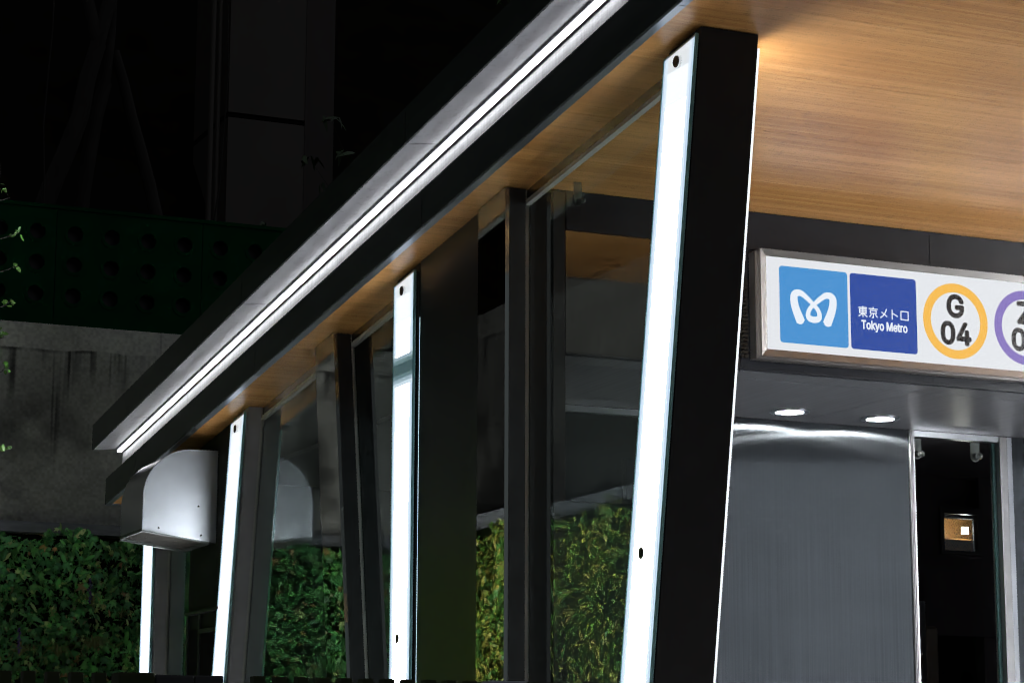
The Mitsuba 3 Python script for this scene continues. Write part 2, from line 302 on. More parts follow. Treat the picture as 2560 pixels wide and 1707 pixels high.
for x, z, n, ln, fl, lb in [(5.28, 2.30, 46, 0.46, False, 'pale arching grass tuft at the foot of the ivy, nearest the end column'), (4.95, 2.25, 26, 0.42, False, 'arching grass tuft low in the ivy, left of the tuft by the end column'),
                        (5.25, 2.72, 22, 0.40, True, 'tall thin grass tuft with a purple flower spike, halfway up the ivy'), (4.60, 2.24, 18, 0.36, True, 'small grass tuft with a purple flower spike low in the ivy'),
                        (5.55, 2.62, 14, 0.34, False, 'sparse grass tuft in the ivy just left of the vent hood column')]:
    tuft(x, YB - 0.2, z, n, ln, (0, -1, 0), TG, lb, fl)
for y, z in ((18.6, 2.5), (17.6, 2.3), (16.6, 2.55), (19.4, 2.2)):
    tuft(XL + 0.2, y, z, 40, 0.5, (1, 0, 0), (0.10, 0.22, 0.05), 'green grass tuft on the side retaining wall, ' + {18.6: 'second', 17.6: 'third', 16.6: 'fourth', 19.4: 'first'}[y] + ' from the back corner')

# ---------------------------------------------------------------- perforated barrier on top of the back wall
bar = thing('perforated_barrier', 'dark green perforated metal barrier with rows of round holes on top of the concrete wall', 'barrier')
ph, pr = [], []
pan = sbox(0.004, 5.44, 1.476, 6.62)
for i in range(4):
    for z in (6.385, 6.075, 5.765): ph.append(Point(0.185 + 0.37 * i, z).buffer(0.078, 10)); pr.append((0.185 + 0.37 * i, z))
pm = upright(pan.difference(unary_union(ph)), 0.03)
ring1 = upright(Point(0, 0).buffer(0.112, 10).difference(Point(0, 0).buffer(0.079, 10)), 0.012)
for i in range(-2, 7):
    k = add(bar + '__panel', moved(pm, (4.87 + 1.48 * i, 22.2, 0)), BARR)
    for x, z in pr: add(k + '__hole_rim', moved(ring1, (4.87 + 1.48 * i + x, 22.188, z)), BARR)
    add(bar + '__post', bx(4.87 + 1.48 * i - 0.03, 4.87 + 1.48 * i + 0.03, 22.24, 22.34, 5.435, 6.60), BARR)
add(bar + '__cap_rail', bx(1.5, 16.2, 22.18, 22.26, 6.624, 6.66), BARR)
add(bar + '__backing', bx(1.5, 16.2, 22.36, 22.40, 5.435, 6.60), BLACK)

# ---------------------------------------------------------------- pier behind, tree and shrubs on the slope
pi_ = thing('viaduct_pier', 'tall grey clad pier standing in the dark behind the canopy', 'pier')
add(pi_ + '__cladding_panel', bx(8.30, 9.335, 28.0, 29.6, 6.0, 9.51), PIER)
add(pi_ + '__cladding_panel', bx(8.30, 9.335, 28.0, 29.6, 9.58, 19.0), PIER)
add(pi_ + '__joint_strip', bx(8.30, 9.335, 28.04, 29.5, 9.50, 9.59), SEAM)
add(pi_ + '__side_panel', bx(9.34, 9.745, 28.03, 29.6, 6.0, 19.0), PIER2)
add(pi_ + '__corner_strip', bx(9.335, 9.375, 27.99, 28.05, 6.0, 19.0), PIER2)
add(pi_ + '__downpipe', cyl((8.07, 28.0, 6), (8.07, 28.0, 19), 0.035), PIER)
add(pi_ + '__downpipe', cyl((8.19, 28.1, 6), (8.19, 28.1, 19), 0.03), PIER)
def plant_leaf_cloud(cen, rad, n, size, kinds, weights, shell=0.0):
    u = rng.normal(size=(n, 3)); u /= np.linalg.norm(u, axis=1, keepdims=True)
    p = np.array(cen) + u * np.array(rad) * (shell + (1 - shell) * rng.uniform(0, 1, (n, 1)) ** 0.6)
    return leaves(p, u * 0.4 + [0, -0.6, 0.5], rng.uniform(*size, n), OVAL * [0.55, 1.3], tones(n, kinds, weights), 0.6)
def shrub(x, y, z, stems, h, spread, label, tone=(0.03, 0.06, 0.02), leafsize=(0.07, 0.13)):
    key = thing('shrub', label, 'shrub')
    ps, ns, st = [], [], []
    for s in range(stems):
        g = rng.normal(size=2) * spread; H = h * rng.uniform(0.6, 1.05)
        t = np.linspace(0, 1, 6); pts = np.stack([x + g[0] * t ** 1.5, y + g[1] * 0.5 * t ** 1.5, z + H * t], 1)
        st.append(tube(pts, 0.012 * (1.1 - t), 5))
        for c in np.linspace(0.3, 1, 5):
            b = np.array([np.interp(c, t, pts[:, i]) for i in range(3)])
            for q in range(6):
                an = rng.uniform(0, 2 * np.pi); r = 0.10 * rng.uniform(0.6, 1.2)
                ps.append(b + [r * math.cos(an), r * math.sin(an), 0.02 - 0.3 * r]); ns.append((0.5 * math.cos(an), 0.5 * math.sin(an) - 0.3, 0.8))
    n = len(ps)
    m, c = leaves(np.array(ps), np.array(ns), rng.uniform(*leafsize, n), OVAL * [0.5, 1.3], tones(n, [tone], [1]), 0.35)
    add(key + '__stems', cat(st), BARK, True)
    add(key + '__foliage', m, LEAFV, True, color=c)
shrub(9.35, 25.0, 6.5, 9, 2.5, 0.42, 'leafy dark shrub silhouetted against the right side of the tall pier')
shrub(7.9, 24.6, 6.2, 6, 1.15, 0.28, 'low dark shrub at the foot of the tall pier')
shrub(6.9, 24.4, 6.0, 6, 1.0, 0.3, 'low shrub above the green barrier, left of the pier', (0.04, 0.10, 0.03))
shrub(11.2, 25.2, 6.8, 10, 4.2, 0.9, 'tall leafy shrub on the dark slope right of the pier, above the canopy edge', (0.05, 0.12, 0.03))
tr = thing('tree', 'bare multi-stemmed tree leaning apart on the dark slope, left of the pier', 'tree')
def limb(a, b, r0, r1, wob=0.12):
    t = np.linspace(0, 1, 9)[:, None]; p = np.array(a) * (1 - t) + np.array(b) * t
    p[1:-1] += wob * np.sin(np.linspace(0, np.pi, 9))[1:-1, None] * (rng.normal(size=3) * [1, .5, 0.0]) + 0.018 * rng.normal(size=(7, 3))
    return tube(p, np.linspace(r0, r1, 9), 8)
ty = 26.0
add(tr + '__trunk', cat([limb((4.9, ty, 6.0), (6.1, ty, 9.6), 0.13, 0.10), limb((6.1, ty, 9.6), (6.9, ty, 13.2), 0.09, 0.05), limb((6.1, ty, 9.6), (5.6, ty, 13.5), 0.08, 0.05)]), BARK, True)
add(tr + '__trunk', cat([limb((6.2, ty + .3, 6.0), (6.25, ty + .2, 9.2), 0.10, 0.09), limb((6.25, ty + .2, 9.2), (6.0, ty, 14), 0.07, 0.05)]), BARK, True)
add(tr + '__trunk', limb((7.3, ty, 6.4), (6.35, ty + .2, 9.6), 0.09, 0.06), BARK, True)
m, c = plant_leaf_cloud((6.0, ty + 1.0, 14.0), (3.4, 1.5, 3.0), 2600, (0.07, 0.13), [(0.02, 0.05, 0.015), (0.03, 0.06, 0.02)], [1, 1])
add(tr + '__crown', m, LEAFV, True, color=c)
vine = cat([limb((5.3, 25, 6.6), (5.35, 25, 11), 0.012, 0.006, 0.05), limb((7.3, 25.2, 7.0), (7.35, 25, 10.4), 0.012, 0.006, 0.07)])
add(tr + '__branch', vine, BARK, True)

# sprigs of a shrub that stands just left of the view
sp = thing('shrub', 'bright green sprigs reaching in from the picture edge before the stained concrete', 'shrub')
D0 = np.array([math.sin(math.radians(23.724 - 12.39)), math.cos(math.radians(23.724 - 12.39)), 0])
sy = 12.0; sx = sy * D0[0] / D0[1]
stem = [(sx - 0.16, sy, 0.0), (sx - 0.10, sy, 2.0), (sx - 0.07, sy, 3.2), (sx - 0.09, sy, 4.3)]
st = [tube(np.array(stem), [0.02, 0.014, 0.009, 0.004], 6)]
ps, ns, zs = [], [], []
for z, r in ((3.94, 0.085), (3.76, 0.08), (3.57, 0.05), (3.22, 0.045), (2.80, 0.05), (3.40, 0.02), (4.15, 0.0), (2.5, 0.0)):
    st.append(tube(np.array([(sx - 0.08, sy, z - 0.05), (sx - 0.03, sy, z - 0.03), (sx + r - 0.05, sy, z)]), [0.004, 0.003, 0.002], 5))
    for q in range(5):
        ps.append((sx + r - 0.055 + rng.normal() * 0.012, sy + rng.normal() * 0.02, z + rng.normal() * 0.014)); ns.append((0.2, -1, 0.5))
m, c = leaves(np.array(ps), np.array(ns), rng.uniform(0.016, 0.026, len(ps)), OVAL, tones(len(ps), [(0.12, 0.30, 0.05), (0.16, 0.30, 0.07)], [1, 1]), 0.5)
add(sp + '__stems', cat(st), BARK, True)
add(sp + '__leaves', m, LEAFV, True, color=c)

# ---------------------------------------------------------------- the station entrance: canopy
se = thing('station_entrance', 'dark metal and glass metro entrance with a wood-lined sloping canopy', 'building')
Y0R, Y1R, XR = 7.14, 18.388, 13.0
uj = [Y0R, 8.47, 11.437, 14.393, 17.349, Y1R]; lj = [Y0R, 8.51, 11.491, 14.456, 17.448, Y1R]
g = 0.006
for a, b in zip(uj[:-1], uj[1:]):
    add(se + '__upper_fascia_panel', rbx(4.388, 4.40, a + g, b - g, 0.434, 0.636), FASCIA)
    q = [(4.401, a + g), (4.582, a + g), (4.582, b - g), (4.401, b - g)]
    add(se + '__grey_soffit_panel', hexa([(x, y, ce(y) + (0.436 if x < 4.5 else 0.452)) for x, y in q], [(x, y, ce(y) + (0.444 if x < 4.5 else 0.46)) for x, y in q]), GREY)
for a, b in zip(lj[:-1], lj[1:]):
    add(se + '__lower_fascia_panel', rbx(4.510, 4.522, a + g, b - g, 0.0, 0.206), FASCIA)
    add(se + '__reflector_panel', rbx(4.640, 4.652, a + 0.002, b - 0.002, 0.21, 0.4355), REFL)
    add(se + '__edge_trim', rbx(4.516, 4.556, a + g / 2, b - g / 2, -0.008, -0.001), TRIM)
add(se + '__fascia_ledge', rbx(4.512, 4.66, Y0R, Y1R, 0.2065, 0.2095), FASCIA)
add(se + '__roof_deck', rbx(4.402, XR, Y0R, Y1R, 0.473, 0.632), FASCIA)
add(se + '__roof_core', rbx(4.66, XR, Y0R + 0.05, Y1R - 0.02, 0.03, 0.470), BLACK)
add(se + '__end_fascia', rbx(4.524, XR, Y1R - 0.02, Y1R - 0.004, 0.0, 0.204), FASCIA)
add(se + '__end_trim', rbx(4.558, 6.5, Y1R - 0.045, Y1R - 0.002, -0.008, -0.001), TRIM)
add(se + '__front_fascia', rbx(4.524, XR, Y0R + 0.004, Y0R + 0.016, 0.0, 0.43), FASCIA)
add(se + '__front_trim', rbx(4.558, XR, Y0R + 0.018, Y0R + 0.06, -0.008, -0.001), TRIM)
ys = [Y0R + 0.06] + [9.695 + 0.633 * k for k in range(-4, 14) if Y0R + 0.1 < 9.695 + 0.633 * k < Y1R - 0.05] + [Y1R - 0.046]
for a, b in zip(ys[:-1], ys[1:]):
    if b < 10.75:
        add(se + '__ceiling_board', rbx(4.558, 8.40, a + 0.0012, b - 0.0012, 0.001, 0.012), WOOD)
        add(se + '__ceiling_board', rbx(8.4025, XR - 0.05, a + 0.0012, b - 0.0012, 0.001, 0.012), WOOD)
    elif a < 10.75:
        add(se + '__ceiling_board', rbx(4.558, 8.40, a + 0.0012, 10.748, 0.001, 0.012), WOOD)
        add(se + '__ceiling_board', rbx(8.4025, XR - 0.05, a + 0.0012, 10.748, 0.001, 0.012), WOOD)
        add(se + '__ceiling_board', rbx(4.558, 4.835, 10.749, b - 0.0012, 0.001, 0.012), WOOD)
    else:
        add(se + '__ceiling_board', rbx(4.558, 4.835, a + 0.0012, b - 0.0012, 0.001, 0.012), WOOD)

# glowing line under the canopy's upper edge
sl_ = thing('strip_light', 'long white linear light running under the upper edge of the canopy', 'light')
seg = [7.9, 9.60, 11.363, 13.12, 14.84, 16.593, 18.36]
add(sl_ + '__housing', rbx(4.584, 4.638, 7.2, 18.375, 0.437, 0.470), GREY)
add(sl_ + '__lip', rbx(4.6255, 4.630, 7.2, 18.375, 0.421, 0.4368), GRILL)
for a, b in [(7.2, 7.88)] + list(zip(seg[:-1], seg[1:])):
    add(sl_ + '__tube', rbx(4.594, 4.622, a + 0.003, b - 0.003, 0.422, 0.4368), FROST, emit=(L_TUBE * 0.96, L_TUBE * 0.97, L_TUBE))
    add(sl_ + '__joint_clip', rbx(4.592, 4.624, b - 0.0025, b + 0.0025, 0.4215, 0.4368), SATIN)

# ---------------------------------------------------------------- columns and facade
def hexcap(x, y, z, key, k=0):
    b = add(key + '__bolt', cyl((x, y, z), (x - 0.011, y, z), 0.0275), CHROME, 30)
    add(b + '__cap', cyl((x - 0.0111, y, z), (x - 0.015, y, z), 0.0265), BLACK, 30)
def light_panel(label, y0, y1, k, bolts, gaps=(), top=-0.035, x=4.70, group='glowing glass panels on the columns'):
    """Lit glass plate on a column's outer side, leaning with it; gaps = heights of the dark joints."""
    key = thing('light_panel', label, 'light', group)
    add(key + '__glass_plate', lbx(x + 0.001, x + 0.016, y0, y1, k, z0=0.35, dh=top), FROST)
    add(key + '__glass_edge', lbx(x - 0.003, x + 0.013, y0 - 0.004, y0 - 0.0005, k, z0=0.35, dh=top), TEAL)
    add(key + '__glass_edge', lbx(x - 0.003, x + 0.013, y1 + 0.0005, y1 + 0.004, k, z0=0.35, dh=top), TEAL)
    cuts = [0.38] + [v for c in gaps for v in (c - 0.10, c + 0.10)]
    for i in range(0, len(cuts), 2):
        a = cuts[i]
        last = i + 1 >= len(cuts); zt = ce(y1) + top - 0.012
        steps = [(a, L_PANEL)] if not last else [(a, L_PANEL * (0.3 if i else 1.0)), (max(a, zt - 0.9) if i == 0 else None, L_PANEL * 0.22), (zt - 0.42, 2.6), (zt - 0.22, 1.05), (zt - 0.07, 0.78)]
        steps = [t for t in steps if t[0] is not None]
        for j, (za, L) in enumerate(steps):
            if last: kw = dict(z0=za, dh=top - 0.012) if j == len(steps) - 1 else dict(z0=za, z1=steps[j + 1][0])
            else: kw = dict(z0=a, z1=cuts[i + 1])
            add(key + '__glow_panel', lbx(x - 0.002, x, y0 + 0.046, y1 - 0.046, k, **kw), FROST, emit=np.array([0.91, 0.96, 1.0]) * L)
    for p, q, e in ((0.006, 0.0225, (0.50, 0.64, 0.80)), (0.023, 0.0455, (0.70, 0.82, 0.94))):
        for ya, yb in ((y0 + p, y0 + q), (y1 - q, y1 - p)):
            zs = [0.38] + [v for c in gaps for v in (c - 0.1, c + 0.1)]
            for i in range(0, len(zs), 2):
                kw = dict(dh=top - 0.012) if i + 1 >= len(zs) else dict(z1=zs[i + 1])
                add(key + '__glow_border', lbx(x - 0.002, x, ya, yb, k, z0=zs[i], **kw), FROST, emit=e)
    for c in gaps:
        for lo, hi, e in ((-0.10, -0.078, (0.6, 0.72, 0.8)), (-0.0775, -0.055, (0.28, 0.38, 0.44)), (-0.0545, -0.032, (0.10, 0.17, 0.19)), (-0.0315, 0.0315, (0.028, 0.062, 0.07)),
                          (0.032, 0.0545, (0.10, 0.17, 0.19)), (0.055, 0.0775, (0.28, 0.38, 0.44)), (0.078, 0.10, (0.6, 0.72, 0.8))):
            add(key + '__joint_diffuser', lbx(x - 0.0015, x, y0 + 0.006, y1 - 0.006, k, z0=c + lo, z1=c + hi), FROST, emit=e)
    for z in bolts:
        yc = (y0 + y1) / 2 + k * (ce((y0 + y1) / 2) - z) - 0.0
        hexcap(x - 0.002, yc, z, key)
    return key
def post(x0, x1, y0, y1, k, m=DARK, name='post', dh=-0.003):
    return add(se + '__' + name, lbx(x0, x1, y0, y1, k, dh=dh), m)
# column nearest the camera: square, panels on both sides
K4 = 0.174
post(4.722, 5.012, 8.683, 8.985, K4, name='corner_column')
light_panel('broad glowing glass panel on the nearest leaning column, left of the illuminated sign', 8.686, 8.984, K4, [4.262, 2.102])
key = thing('light_panel', 'glowing panel seen edge-on, a thin bright line down the nearest column beside the sign', 'light', 'glowing glass panels on the columns')
add(key + '__glass_plate', lbx(5.014, 5.022, 8.70, 8.97, K4, z0=0.35, dh=-0.05), FROST)
add(key + '__glow_edge', lbx(5.023, 5.0338, 8.70, 8.97, K4, z0=0.38, dh=-0.055), FROST, emit=(1.0, 1.04, 1.08))
add(key + '__glow_panel', lbx(5.0342, 5.0344, 8.702, 8.968, K4, z0=0.38, dh=-0.055), FROST, emit=(L_INNER * 0.93, L_INNER * 0.96, L_INNER))
# the matching column at the other end of the entrance, outside the frame
post(9.90, 10.19, 8.683, 8.985, K4, name='corner_column')
for xa, sgn in ((9.898, -1), (10.192, 1)):
    key = thing('light_panel', 'glowing glass panel on the far right column of the entrance, facing ' + ('the doorway' if sgn < 0 else 'away from the doorway'), 'light', 'glowing glass panels on the columns')
    add(key + '__glass_plate', lbx(min(xa, xa + sgn * 0.008), max(xa, xa + sgn * 0.008), 8.70, 8.97, K4, z0=0.35, dh=-0.05), FROST)
    add(key + '__glow_panel', lbx(min(xa + sgn * 0.009, xa + sgn * 0.02), max(xa + sgn * 0.009, xa + sgn * 0.02), 8.70, 8.97, K4, z0=0.38, dh=-0.055), FROST, emit=(L_FAR * 0.93, L_FAR * 0.96, L_FAR))
# column A: upright, mirror-polished outer side, inner post behind the glass
def double_post(y0, y1, k, name, m=DARK, inner=True, yi=None):
    post(4.722, 4.815, y0, y1, k, m, name)
    add(se + '__glass_channel', lbx(4.817, 4.843, y0 + 0.014, y1 - 0.01, k), CHANNEL)
    if inner: post(4.845, 4.960, y0 + 0.004, (yi or y1), k, m, name + '_inner')
double_post(10.785, 11.146, 0.0, 'mullion')
add(se + '__mirror_cover', lbx(4.700, 4.7215, 10.786, 11.146, 0.0, dh=-0.004), MIRROR)
add(se + '__infill_panel', lbx(4.722, 4.76, 11.150, 12.035, 0.0), SATINPANEL)
add(se + '__edge_light', lbx(4.7235, 4.736, 12.037, 12.049, 0.0, z0=0.3, dh=-0.32), FROST, emit=(0.46, 0.66, 0.78))
post(4.722, 4.760, 12.056, 12.40, 0.0, name='mullion')
light_panel('glowing glass panel on the upright column in the middle, crossed by a dark band', 12.085, 12.395, 0.0, [3.869, 1.888], gaps=[3.42])
# leaning mullion B
KB = -0.166
double_post(13.455, 13.80, KB, 'mullion')
add(se + '__mirror_cover', lbx(4.700, 4.7215, 13.456, 13.80, KB, dh=-0.004), MIRROR)
# column 2
K2 = 0.172
double_post(15.240, 15.60, K2, 'mullion', m=GREYM)
light_panel('glowing glass panel on the leaning column beside the rounded vent hood', 15.268, 15.575, K2, [3.507])
# column 1
double_post(17.55, 17.90, 0.0, 'mullion', m=GREYM)
light_panel('glowing glass panel farthest away, its top hidden behind the vent hood', 17.56, 17.86, 0.0, [])
# header plates, rails and panes of the facade
def pane_poly(ya, ka, yb, kb, zb=0.25, h=-0.085, x=4.830):
    def at(y, k, z): return (x, y + k * (ce(y) - z), z)
    za, zc = ce(ya) + h, ce(yb) + h
    return quad([at(ya, ka, zb), at(yb, kb, zb), at(yb, kb, zc), at(ya, ka, za)])
def bay(ya, ka, yb, kb):
    add(se + '__header_plate', rbx(4.826, 4.834, ya, yb, -0.060, -0.003), MIRROR)
    add(se + '__header_rail', rbx(4.816, 4.848, ya, yb, -0.084, -0.0605), RAIL)
    add(se + '__glass_pane', pane_poly(ya, ka, yb, kb), 'mat_glass')
    add(se + '__sill', bx(4.80, 4.86, ya, yb, 0.10, 0.25), DARK)
bay(8.985, K4, 10.797, 0.0)
bay(12.40, 0.0, 13.47, KB)
bay(13.80, KB, 15.252, K2)
bay(16.65, 0.0, 17.55, 0.0)
# glass fins that stand on the inner posts
add(se + '__glass_fin', lbx(4.962, 4.972, 15.235, 15.26, K2, dh=-0.15), TEAL)
# service wall between the two far columns
add(se + '__service_panel', lbx(4.735, 4.765, 15.60, 16.65, 0.0), MATTE)
# ---------------------------------------------------------------- front wall above the doors
ZS = 3.275
YF = 10.75
jx = [5.032, 7.285, 9.55, 11.8]
for a, b in zip(jx[:-1], jx[1:]):
    lo = hexa([(a + .003, YF, 3.94), (b - .003, YF, 3.94), (b - .003, YF + .03, 3.94), (a + .003, YF + .03, 3.94)],
              [(a + .003, YF, ce(YF) - .001), (b - .003, YF, ce(YF) - .001), (b - .003, YF + .03, ce(YF + .03) - .001), (a + .003, YF + .03, ce(YF + .03) - .001)])
    add(se + '__front_band', lo, BAND)
add(se + '__transom_panel', bx(5.032, 6.060, YF + 0.004, YF + 0.03, 3.29, 3.937), DARKMIR)
add(se + '__front_band', bx(6.063, 7.283, YF + 0.004, YF + 0.03, 3.29, 3.937), BAND)
add(se + '__front_band', bx(7.286, 9.548, YF + 0.004, YF + 0.03, 3.29, 3.937), BAND)
add(se + '__louvre', cat([bx(6.064, 6.10, YF - 0.02, YF + 0.003, 3.34 + 0.022 * i, 3.355 + 0.022 * i) for i in range(20)]), GRILL)
add(se + '__front_band_lip', bx(5.032, 9.548, YF - 0.004, YF + 0.03, 3.277, 3.288), BAND)
add(se + '__corner_frame', bx(4.962, 5.029, YF + 0.005, YF + 0.05, 0.1, ce(YF + 0.05) - 0.004), DARK)
add(se + '__front_core', bx(4.97, 12.5, YF + 0.06, YF + 0.12, 3.30, 4.10), BLACK)
# soffit of the recess
for (a, b) in ((4.97, 5.03), (5.034, 7.298), (7.302, 9.55), (9.554, 11.8)):
    for (c, d) in ((YF + 0.032, 10.986), (10.992, 12.196)):
        if a == 4.97: continue
        add(se + '__soffit_panel', bx(a, b, c, d, ZS, ZS + 0.008) if not (c > 10.99 and 5 < a < 9) else upright(sbox(a, c, b, d).difference(unary_union([Point(x, 11.885).buffer(0.107, 20) for x in (7.03, 7.662, 8.29, 6.40, 5.77)])), 0.008).apply_transform(np.array([[1, 0, 0, 0], [0, 0, 1, 0], [0, -1, 0, ZS + 0.008], [0, 0, 0, 1.0]])), SOFFIT)
add(se + '__soffit_back', bx(4.97, 12.5, YF + 0.13, 12.6, ZS + 0.16, ZS + 0.18), BLACK)
# steel wall of the recess
YW = 12.2
for a, b in ((6.69, 8.066), (6.45, 6.687), (8.842, 10.2)):
    m = trimesh.Trimesh([(a, YW, 0.1), (b, YW, 0.1), (b, YW, ZS - 0.004), (a, YW, ZS - 0.004), (a, YW + 0.02, 0.1), (b, YW + 0.02, 0.1), (b, YW + 0.02, ZS - 0.004), (a, YW + 0.02, ZS - 0.004)],
                        [[0, 1, 2], [0, 2, 3], [1, 5, 6], [1, 6, 2], [4, 0, 3], [4, 3, 7], [5, 4, 7], [5, 7, 6]], process=False)
    add(se + '__steel_panel', m, STEEL, uv=m.vertices[:, [0, 2]] + [0, 0])
add(se + '__door_jamb', cyl((8.078, YW - 0.004, 0.1), (8.078, YW - 0.004, ZS - 0.004), 0.014), JAMB, 30)
add(se + '__door_jamb', bx(8.090, 8.104, YW - 0.012, YW + 0.10, 0.1, ZS - 0.004), JAMB)
add(se + '__door_jamb', cbx(8.742, 8.80, YW - 0.016, YW + 0.10, 0.1, ZS - 0.004), JAMB)
add(se + '__door_jamb', bx(8.801, 8.840, YW - 0.006, YW + 0.10, 0.1, ZS - 0.004), SATIN)
add(se + '__door_header', bx(8.105, 8.741, YW - 0.006, YW + 0.06, 3.236, ZS - 0.003), SATIN)
add(se + '__glass_header', bx(4.97, 6.448, YW - 0.004, YW + 0.04, 3.236, ZS - 0.003), SATIN)
add(se + '__glass_pane', quad([(4.97, YW + 0.01, 0.1), (6.448, YW + 0.01, 0.1), (6.448, YW + 0.01, 3.235), (4.97, YW + 0.01, 3.235)]), 'mat_glass')
# interior: dark hall
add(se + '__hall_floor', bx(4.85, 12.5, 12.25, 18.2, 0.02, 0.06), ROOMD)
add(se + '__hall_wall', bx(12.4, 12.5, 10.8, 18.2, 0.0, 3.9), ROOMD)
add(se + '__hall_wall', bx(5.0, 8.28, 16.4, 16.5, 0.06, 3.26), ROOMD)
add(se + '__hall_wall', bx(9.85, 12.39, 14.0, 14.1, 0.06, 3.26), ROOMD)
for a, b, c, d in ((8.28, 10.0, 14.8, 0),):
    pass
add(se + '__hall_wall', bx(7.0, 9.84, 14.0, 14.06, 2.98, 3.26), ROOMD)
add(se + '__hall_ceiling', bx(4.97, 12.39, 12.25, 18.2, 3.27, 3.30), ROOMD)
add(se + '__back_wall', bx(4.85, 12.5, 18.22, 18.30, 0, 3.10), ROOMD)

# recessed downlights over the doors
for x, lb in ((7.03, 'round recessed downlight under the sign, nearer the corner column'), (7.662, 'round recessed downlight under the sign, nearer the dark doorway'), (8.29, 'round recessed downlight above the doorway, hidden by the sign'),
              (6.40, 'round recessed downlight hidden behind the corner column')):
    if x in (8.29, 6.40, 5.77): continue
    key = thing('downlight', lb, 'light', 'downlights under the sign')
    ring = trimesh.creation.annulus(r_min=0.084, r_max=0.118, height=0.006, sections=40)
    add(key + '__rim', moved(ring, (x, 11.885, ZS - 0.004)), SATIN, 30)
    add(key + '__can', moved(trimesh.creation.annulus(r_min=0.0835, r_max=0.088, height=0.06, sections=40), (x, 11.885, ZS + 0.032)), CHROME, 30)
    disc = trimesh.creation.cylinder(radius=0.083, height=0.004, sections=40)
    add(key + '__lamp', moved(disc, (x, 11.885, ZS + 0.012)), FROST, emit=(L_DOWN, L_DOWN * 0.98, L_DOWN * 0.94))
for x in (8.29, 6.40, 5.77):
    add(se + '__soffit_blank', moved(trimesh.creation.cylinder(radius=0.108, height=0.006, sections=32), (x, 11.885, ZS + 0.004)), SOFFIT)

# ---------------------------------------------------------------- illuminated sign
YS = 10.65
sg = thing('illuminated_sign', 'long white backlit station sign with two blue squares and line number rings', 'sign')
X0, X1, Z0, Z1 = 6.137, 9.35, 3.341, 3.927
fx, fz0, fz1 = 6.176, 3.380, 3.890
def bar_m(pts_out, pts_in):   # mitred frame bar: outer front edge, inner front edge (bevelled inwards)
    (a, b), (c, d) = pts_out, pts_in
    o = lambda p, y: (p[0], y, p[1])
    return hexa([o(a, YS), o(b, YS), o(d, YS + 0.010), o(c, YS + 0.010)], [o(a, YS + 0.07), o(b, YS + 0.07), o(d, YS + 0.07), o(c, YS + 0.07)])
gx = X1 - 0.039
add(sg + '__frame_bar', bar_m(((X0, Z1), (X1, Z1)), ((fx, fz1), (gx, fz1))), FRAME)
add(sg + '__frame_bar', bar_m(((X0, Z0), (X1, Z0)), ((fx, fz0), (gx, fz0))), FRAME)
add(sg + '__frame_bar', bar_m(((X0, Z0), (X0, Z1)), ((fx, fz0), (fx, fz1))), FRAME)
add(sg + '__frame_bar', bar_m(((X1, Z0), (X1, Z1)), ((gx, fz0), (gx, fz1))), FRAME)
add(sg + '__case', bx(X0 - 0.018, X1, YS + 0.03, YS + 0.096, Z0 - 0.012, Z1 - 0.012), FRAME)
face = add(sg + '__face', bx(fx + 0.0005, gx - 0.0005, YS + 0.012, YS + 0.028, fz0 + 0.0005, fz1 - 0.0005), PRINT, emit=(L_SIGN * 0.95, L_SIGN * 0.98, L_SIGN * 1.02))
yf = YS + 0.012
def rsq(x0, x1, z0, z1, r): return sbox(x0 + r, z0 + r, x1 - r, z1 - r).buffer(r, 8)
def printed(key, poly, lift, m=PRINT, emit=None):
    return add(key, moved(upright(poly, 0.0009), (0, yf - lift, 0)), m, emit=emit)
WHITE = (0.80, 0.86, 0.93)
s1 = printed(sg + '__blue_square', rsq(6.257, 6.684, 3.424, 3.844, 0.018), 0.001, emit=(0.056, 0.275, 0.62))
s2 = printed(sg + '__navy_square', rsq(6.701, 7.127, 3.423, 3.844, 0.018), 0.001, emit=(0.016, 0.060, 0.33))
def ribbon(path, wd):
    path = np.array(path, float); out = []
    from scipy.interpolate import CubicSpline
    t = np.r_[0, np.cumsum(np.hypot(*np.diff(path, axis=0).T))]
    tt = np.linspace(0, t[-1], 70); p = CubicSpline(t, path)(tt); w_ = np.interp(tt, t, wd) / 2
    d = np.gradient(p, axis=0); d /= np.linalg.norm(d, axis=1, keepdims=True); nrm = np.stack([-d[:, 1], d[:, 0]], 1)
    a, b = p + nrm * w_[:, None], p - nrm * w_[:, None]
    out = [Polygon([a[i], a[i + 1], b[i + 1], b[i]]).buffer(0) for i in range(len(p) - 1)] + [Point(p[i]).buffer(w_[i] * 0.98, 8) for i in range(2, len(p) - 2)]
    return unary_union(out)
half = [(0.303, 0.714), (0.238, 0.562), (0.207, 0.430), (0.222, 0.355), (0.282, 0.332), (0.372, 0.372), (0.494, 0.472), (0.573, 0.575), (0.570, 0.645), (0.494, 0.670), (0.42, 0.645)]
wid = [0.125, 0.115, 0.108, 0.100, 0.085, 0.070, 0.055, 0.062, 0.072, 0.082, 0.075]
hf = ribbon(half, wid)
from shapely import affinity
em = unary_union([hf, affinity.scale(hf, -1, 1, origin=(0.494, 0))])
em = affinity.affine_transform(em, [0.427, 0, 0, -0.420, 6.257, 3.844])
printed(s1 + '__emblem', em.simplify(0.0004), 0.002, emit=WHITE)
def strokes(lines, x, z, s, w_):
    return affinity.affine_transform(unary_union([LineString(l).buffer(w_, cap_style=2, join_style=2) for l in lines]), [s, 0, 0, s, x, z])
